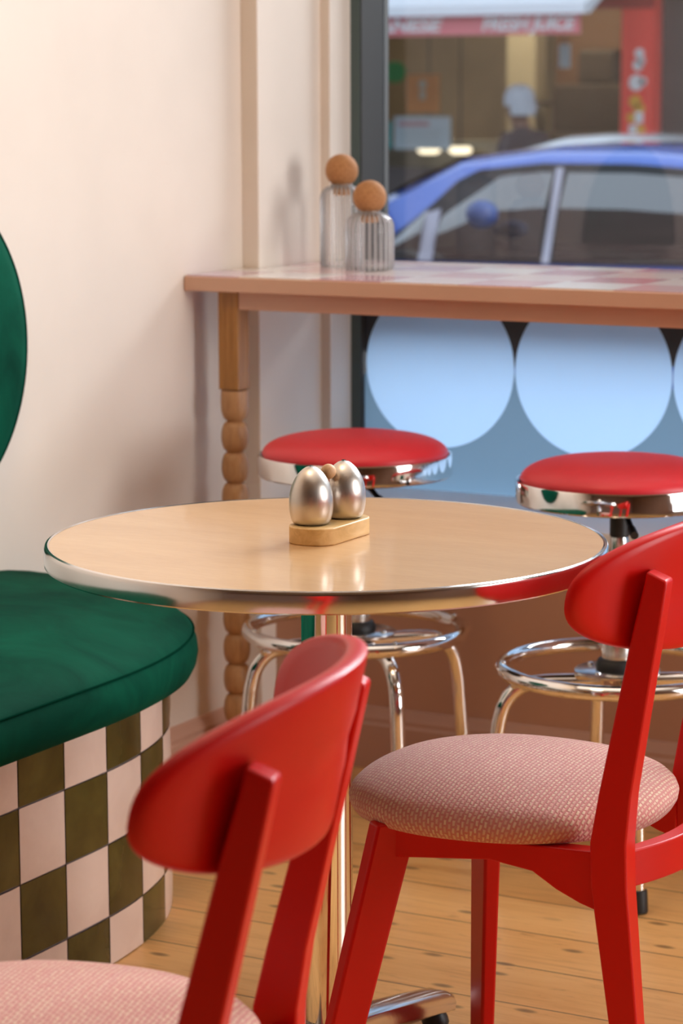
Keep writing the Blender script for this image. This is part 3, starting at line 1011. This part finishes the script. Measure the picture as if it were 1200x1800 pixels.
# shop building across the street
M_shopdark = paint('dark shop front', (.10, .082, .078), .6, .1)
M_shopback = paint('shop interior wall', (.30, .245, .17), .7, .25, 1.5)
M_shopcol = paint('pale shop column', (.46, .42, .31), .7)
M_shopred = mat('red pillar paint', (.95, .085, .065), .45)
M_shopred2 = mat('deep red fascia paint', (.35, .03, .03), .5)
M_shopbrown = paint('brown shop panels', (.16, .085, .045), .6)
shop = thing('shop_building', 'dark shop front across the street with a red pillar', 'building', (-5, 13, ST))
def sobj(name, bm, m, parent=shop, **k):
    bmesh.ops.translate(bm, verts=bm.verts, vec=(5, -13, -ST))
    return obj(name, bm, m, parent, **k)
sobj('floor_slab', box(BM(), -12, 4, 13, 17, ST, ST + .05), M_shopdark, smooth=0)
sobj('back_wall', box(BM(), -12, -4.0, 15.2, 15.3, ST, 3.4), M_shopback, smooth=0)
sobj('upper_wall', box(BM(), -12, 4, 13.0, 13.3, 2.05, 6.0), M_shopdark, smooth=0)
sobj('shop_ceiling', box(BM(), -12, 4, 13.3, 15.3, 2.4, 2.5), M_shopdark, smooth=0)
sobj('shutter', box(BM(), -4.19, 4, 13.12, 13.2, ST, 2.05), M_shopdark, smooth=0)
sobj('left_wall', box(BM(), -12, -7.2, 13.0, 13.1, ST, 2.05), M_shopdark, smooth=0)
sobj('stall_riser', box(BM(), -7.2, -4.44, 13.0, 13.08, ST, .80), M_shopdark, smooth=0)
sobj('column', box(BM(), -6.02, -5.78, 14.5, 14.7, ST, 2.4), M_shopcol, smooth=0)
sobj('brown_panel', box(BM(), -5.72, -4.55, 14.75, 14.9, ST, 2.4), M_shopbrown, smooth=0)
p = sobj('red_pillar', box(BM(), -4.44, -4.205, 12.98, 13.3, ST, 2.05), M_shopred, smooth=0); p['label'] = 'bright red shop pillar'
sobj('red_fascia', box(BM(), -4.80, -4.205, 12.97, 13.0, 1.91, 2.3), M_shopred2, smooth=0)
M_w = mat('white lettering', (.85, .84, .84), .5)
M_y = mat('yellow graphic', (.80, .42, .05), .5)
M_o = mat('orange graphic', (.75, .25, .04), .5)
bm = BM()
for (x, z, r) in ((-4.305, 1.60, .035), (-4.315, 1.52, .038), (-4.29, 1.55, .030), (-4.325, 1.40, .055), (-4.275, 1.41, .028)):
    lathe(bm, [(0, -.004), (r, -.004), (r, 0), (0, 0)], 20, (x, 12.98, z), 'y')
sobj('pillar_lettering', bm, M_w, p)
bm = BM()
for (x, z, r) in ((-4.33, 1.27, .045), (-4.30, 1.22, .04), (-4.355, 1.16, .035), (-4.29, 1.07, .04)):
    lathe(bm, [(0, -.005), (r, -.005), (r, 0), (0, 0)], 16, (x, 12.98, z), 'y')
sobj('fruit_graphic', bm, M_y, p)
bm = BM()
for (x, z0, z1) in ((-4.30, 1.12, 1.20), (-4.345, 1.03, 1.11), (-4.30, .97, 1.03)):
    box(bm, x - .03, x + .03, 12.973, 12.98, z0, z1)
sobj('cup_graphic', bm, M_w, p, smooth=0)
sobj('shop_glass', box(BM(), -7.2, -4.44, 13.02, 13.03, .80, 2.05), glass_pane('shop glass', (.93, .93, .92), 1.2), smooth=0)

# awning
M_aw = mat('red awning cloth', (.80, .24, .26), .7)
M_awtop = mat('white awning cassette', (.86, .88, .92), .4)
aw = thing('awning', 'red and white shop awning with white juice bar lettering across the street', 'awning', (-5.5, 12.0, 1.72))
def aobj(name, bm, m, **k):
    bmesh.ops.translate(bm, verts=bm.verts, vec=(5.5, -12, -1.72))
    return obj(name, bm, m, aw, **k)
aobj('valance', box(BM(), -8.5, -4.335, 12.0, 12.02, 1.718, 1.850), M_aw, smooth=0)
bm = BM(); loft(bm, [[(x, 11.95, 1.848), (x, 11.955, 1.915), (x, 12.03, 1.93), (x, 13.0, 2.38), (x, 13.0, 2.33), (x, 12.05, 1.850)] for x in (-8.5, -4.285)])
aobj('canopy', bm, M_awtop, smooth=0)
for s, xc, w in (('LEBANESE', -5.735, .76), ('FRESH JUICE', -4.715, .685)):
    o = text_mesh('lettering', s, .122, M_w, aw, (xc + 5.5, -.005, 1.785 - 1.72), (PI / 2, 0, 0), .003, .004, .25)
    xs = [v.co.x for v in o.data.vertices]
    o.scale.x = w / (max(xs) - min(xs))
    o['label'] = 'white words ' + s

# notices on the shop glass and things inside
M_orange = mat('orange poster', (.62, .24, .05), .6)
M_notice = mat('pale blue notice', (.52, .62, .66), .5)
M_pinkt = mat('faded red print', (.50, .28, .30), .6)
M_grey = mat('grey print', (.42, .50, .52), .6)
M_cyan = mat('turquoise board', (.05, .42, .44), .5)
po = thing('poster', 'orange poster with a pale emblem on the shop glass across the street', 'poster', (-5.995, 13.0, 1.195))
obj('sheet', box(BM(), -.128, .128, -.006, .016, 0, .270), M_orange, po, smooth=0)
bm = BM(); lathe(bm, [(0, -.009), (.034, -.009), (.034, -.006), (0, -.006)], 20, (0, 0, .20), 'y'); box(bm, -.025, .025, -.009, -.006, .09, .16)
obj('emblem', bm, M_shopcol, po, smooth=0)
nb_ = thing('notice_board', 'pale blue printed notice low on the shop glass, left of the standing person', 'sign', (-6.0, 13.0, .93))
obj('panel', box(BM(), -.225, .225, -.006, .016, 0, .235), M_notice, nb_, smooth=0)
bm = BM(); box(bm, -.19, .06, -.009, -.006, .165, .200); obj('heading', bm, M_pinkt, nb_, smooth=0)
bm = BM()
for q in range(5): box(bm, -.19, .19 - .05 * (q % 2), -.009, -.006, .03 + .025 * q, .042 + .025 * q)
obj('print_lines', bm, M_grey, nb_, smooth=0)
bm = BM(); loft(bm, [[(-6.34 + u * .055, 12.99, .93 + v * .20), (-6.34 + u * .055, 13.015, .93 + v * .20)] for u, v in ((0, .05), (1, 0), (1.6, .1), (1.7, .5), (1.6, .9), (1, 1), (0, .95))], closed=False)
bm.free(); bm = BM(); prism(bm, [(-6.36, 12.975), (-6.25, 12.975), (-6.25, 12.998), (-6.36, 12.998)], .93, 1.13)
tag(obj('turquoise_sign', bm, M_cyan, smooth=0, bevel=.01), 'turquoise sign at the edge of the window frame across the street', 'sign')
gs = BM(); lathe(gs, [(0, -.01), (.07, -.01), (.075, 0), (.07, .01), (0, .01)], 24, (-6.22, 12.985, 1.485), 'y', mod=lambda t, h, r: 1 + .25 * abs(sin(t)))
tag(obj('green_sign', gs, mat('green sign', (.06, .30, .08), .5), smooth=30), 'small round green sign high on the shop glass', 'sign')

M_bulb = emit('lit lamp', (1, .86, .62), 2.2)
def lampo(x, z, label):
    t = thing('counter_lamp', label, 'lamp', (x, 13.45, z), 0, 'lamps in the shop across the street')
    bm = BM(); lathe(bm, [(0, 0), (.06, 0), (.085, .02), (.085, .045), (.06, .06), (0, .062)], 24); obj('bulb', bm, M_bulb, t)
    bm = BM(); lathe(bm, [(0, .060), (.02, .060), (.008, .10), (.005, 1.5), (0, 1.5)], 10); obj('cord', bm, M_ctrim, t)
    bm = BM(); lathe(bm, [(.03, .066), (.10, .058), (.10, .062), (.03, .075)], 20); obj('shade', bm, M_ctrim, t)
lampo(-6.17, .885, 'lit lamp behind the shop glass below the left half of the pale notice')
lampo(-5.91, .885, 'lit lamp behind the shop glass below the right edge of the pale notice')
# display counter and goods inside
t = thing('display_counter', 'long low display counter inside the shop across the street', 'counter', (-5.9, 13.9, ST + .05))
obj('cabinet', box(BM(), -1.2, .45, -.2, .2, 0, 1.05), M_shopbrown, t, smooth=0, bevel=.02)
obj('counter_glass', box(BM(), -1.2, .45, -.22, .15, 1.05, 1.30), mat('pale display glass', (.30, .31, .28), .2), t, smooth=0, bevel=.01)
t = thing('coffee_machine', 'tall dark machine stacked on a shelf behind the shop glass', 'machine', (-5.20, 14.5, ST + .05))
M_mach = paint('dark machine', (.045, .032, .022), .6)
obj('cabinet', box(BM(), -.50, .32, -.2, .2, 0, 1.36), M_mach, t, smooth=0, bevel=.02)
obj('upper_body', box(BM(), -.36, .22, -.18, .18, 1.36, 1.72), M_mach, t, smooth=0, bevel=.02)
obj('hopper', box(BM(), -.18, .12, -.12, .12, 1.72, 1.98), M_mach, t, smooth=0, bevel=.03)
obj('side_arm', box(BM(), -.55, -.36, -.05, .05, 1.55, 1.60), M_mach, t, smooth=0, bevel=.01)
t = thing('hanging_sign', 'small pale sign hanging below the end of the awning', 'sign', (-4.66, 12.5, 1.50))
obj('board', box(BM(), -.04, .04, -.01, .01, 0, .16), M_grey, t, smooth=0, bevel=.004)
obj('bracket', box(BM(), -.005, .005, -.005, .005, .16, .60), M_ctrim, t, smooth=0)

# person in dark coat and pale cap
def make_person(label, loc, rz):
    root = thing('person', label, 'person', loc, rz)
    # +y is the way the figure faces; looks down
    J = {'pel': (0, 0, .95, .13), 'wst': (0, .0, 1.08, .125), 'chs': (0, .01, 1.28, .150), 'nk0': (0, .02, 1.43, .075), 'nk1': (0, .045, 1.49, .055), 'hd0': (0, .065, 1.56, .080), 'hd1': (0, .075, 1.64, .092), 'hd2': (0, .065, 1.70, .070)}
    E = [('pel', 'wst'), ('wst', 'chs'), ('chs', 'nk0'), ('nk0', 'nk1'), ('nk1', 'hd0'), ('hd0', 'hd1'), ('hd1', 'hd2')]
    for s, c in ((-1, 'l'), (1, 'r')):
        J.update({c + 'sh': (s * .17, .0, 1.38, .070), c + 'el': (s * .23, .03, 1.12, .050), c + 'wr': (s * .13, .25, 1.08, .034), c + 'ha': (s * .08, .32, 1.10, .034),
                  c + 'hp': (s * .09, 0, .90, .10), c + 'kn': (s * .10, .03, .50, .068), c + 'an': (s * .10, 0, .09, .046), c + 'to': (s * .11, .15, .04, .042)})
        E += [('chs', c + 'sh'), (c + 'sh', c + 'el'), (c + 'el', c + 'wr'), (c + 'wr', c + 'ha'), ('pel', c + 'hp'), (c + 'hp', c + 'kn'), (c + 'kn', c + 'an'), (c + 'an', c + 'to')]
    names = list(J)
    me = bpy.data.meshes.new('body'); me.from_pydata([J[n][:3] for n in names], [(names.index(a), names.index(b)) for a, b in E], [])
    o = bpy.data.objects.new('tmp', me); COL.objects.link(o)
    sk = o.modifiers.new('skin', 'SKIN'); sk.use_smooth_shade = True
    for n, v in zip(names, me.skin_vertices[0].data):
        r = J[n][3]; v.radius = (r, r * (.8 if n in ('chs', 'wst', 'pel') else 1)); v.use_root = (n == 'pel')
    ss = o.modifiers.new('sub', 'SUBSURF'); ss.levels = 2; ss.render_levels = 2
    dg = bpy.context.evaluated_depsgraph_get(); dg.update()
    m2 = bpy.data.meshes.new_from_object(o.evaluated_get(dg)); bpy.data.objects.remove(o)
    skin = mat('brown skin', (.20, .10, .065), .6); coat = mat('dark plum coat', (.050, .036, .045), .8); trou = mat('dark trousers', (.03, .03, .04), .8)
    m2.materials.clear()
    for m in (skin, coat, trou): m2.materials.append(m)
    for p_ in m2.polygons:
        z = p_.center.z; y = p_.center.y; p_.use_smooth = True
        p_.material_index = 0 if (z > 1.47 or y > .235) else (1 if z > .82 else 2)
    b = bpy.data.objects.new('body', m2); link(b, root)
    bm = BM()
    lathe(bm, [(0, 0), (.012, .004), (.016, .018), (.009, .040), (0, .052)], 12, (0, .160, 1.575))
    obj('nose', bm, skin, b)
    for s in (-1, 1):
        bm = BM(); lathe(bm, [(0, -.006), (.022, -.004), (.026, 0), (.022, .004), (0, .006)], 12, (s * .088, .06, 1.60), 'x'); obj('ear', bm, skin, b)
    bm = BM()
    lathe(bm, [(.105, 1.615), (.108, 1.65), (.104, 1.69), (.085, 1.73), (.05, 1.755), (0, 1.762)], 32, (0, .055, 0))
    loft(bm, [[(x * 1.0, .055 + y, z) for x, y in [sell(2 * PI * k / 24, .108, .108, 2) for k in range(24)]] for z in (1.622, 1.630)], cap=False)
    cp = obj('cap', bm, mat('pale cap', (.55, .60, .66), .8), root); cp['label'] = 'pale cap'
    cp.rotation_euler = (radians(-0), 0, 0)
    bm = BM(); lathe(bm, [(.10, 1.63), (.102, 1.59), (.092, 1.55)], 32, (0, .028, 0))
    bmesh.ops.delete(bm, geom=[v for v in bm.verts if v.co.y > .055], context='VERTS')
    obj('hood', bm, mat('pale cap', (.55, .60, .66), .8), root)
    return root
make_person('person in a dark coat and pale cap looking down outside the shop', (-4.93, 12.45, ST), radians(70))

# ================================================================== LIGHT
w = bpy.data.worlds.new('sky'); SC.world = w; w.use_nodes = True
bg = w.node_tree.nodes['Background']; bg.inputs['Color'].default_value = (.70, .83, 1., 1); bg.inputs['Strength'].default_value = 1.8
def area(name, loc, aim, sx, sy, power, col, spread=180):
    l = bpy.data.lights.new(name, 'AREA'); l.shape = 'RECTANGLE'; l.size = sx; l.size_y = sy; l.energy = power; l.color = col; l.spread = radians(spread)
    o = bpy.data.objects.new(name, l); link(o); o.location = loc
    d = Vector(aim) - Vector(loc); o.rotation_euler = d.to_track_quat('-Z', 'Y').to_euler()
    return o
area('sky_light', (2.6, 3.6, 4.4), (.9, -1.0, .8), 5.5, 3.0, 1250, (.93, .96, 1.))
area('right_fill_light', (5.3, -.2, 1.75), (0, -.8, 1.0), 1.8, 2.2, 36, (1., .98, .95))  # unseen fill lamp, added to stand in for light from the right
area('wall_fill_light', (5.2, -.15, 1.4), (0, -.42, .9), 1.3, 2.2, 19, (.98, .98, 1.), 70)  # second added fill, unseen, narrowed to brighten the left wall
area('ceiling_light', (1.6, -1.1, 2.95), (1.6, -1.1, 0), 3.0, 3.0, 12, (1., .88, .76), 100)
area('wall_washer', (.85, -1.5, 2.6), (0, -1.25, 1.75), .3, .6, 9, (1., .72, .42))
area('shop_light', (-5.6, 14.0, 2.38), (-5.6, 14.2, 0), 2.5, 1.4, 62, (1., .80, .55))

SC.view_settings.view_transform = 'Standard'
SC.view_settings.look = 'None'
SC.view_settings.exposure = 0
SC.cycles.use_denoising = True
SC.cycles.max_bounces = 10
SC.cycles.diffuse_bounces = 5
SC.cycles.glossy_bounces = 5
SC.cycles.transmission_bounces = 8
SC.cycles.transparent_max_bounces = 12
SC.cycles.caustics_reflective = False
SC.cycles.caustics_refractive = False
SC.cycles.sample_clamp_indirect = 6
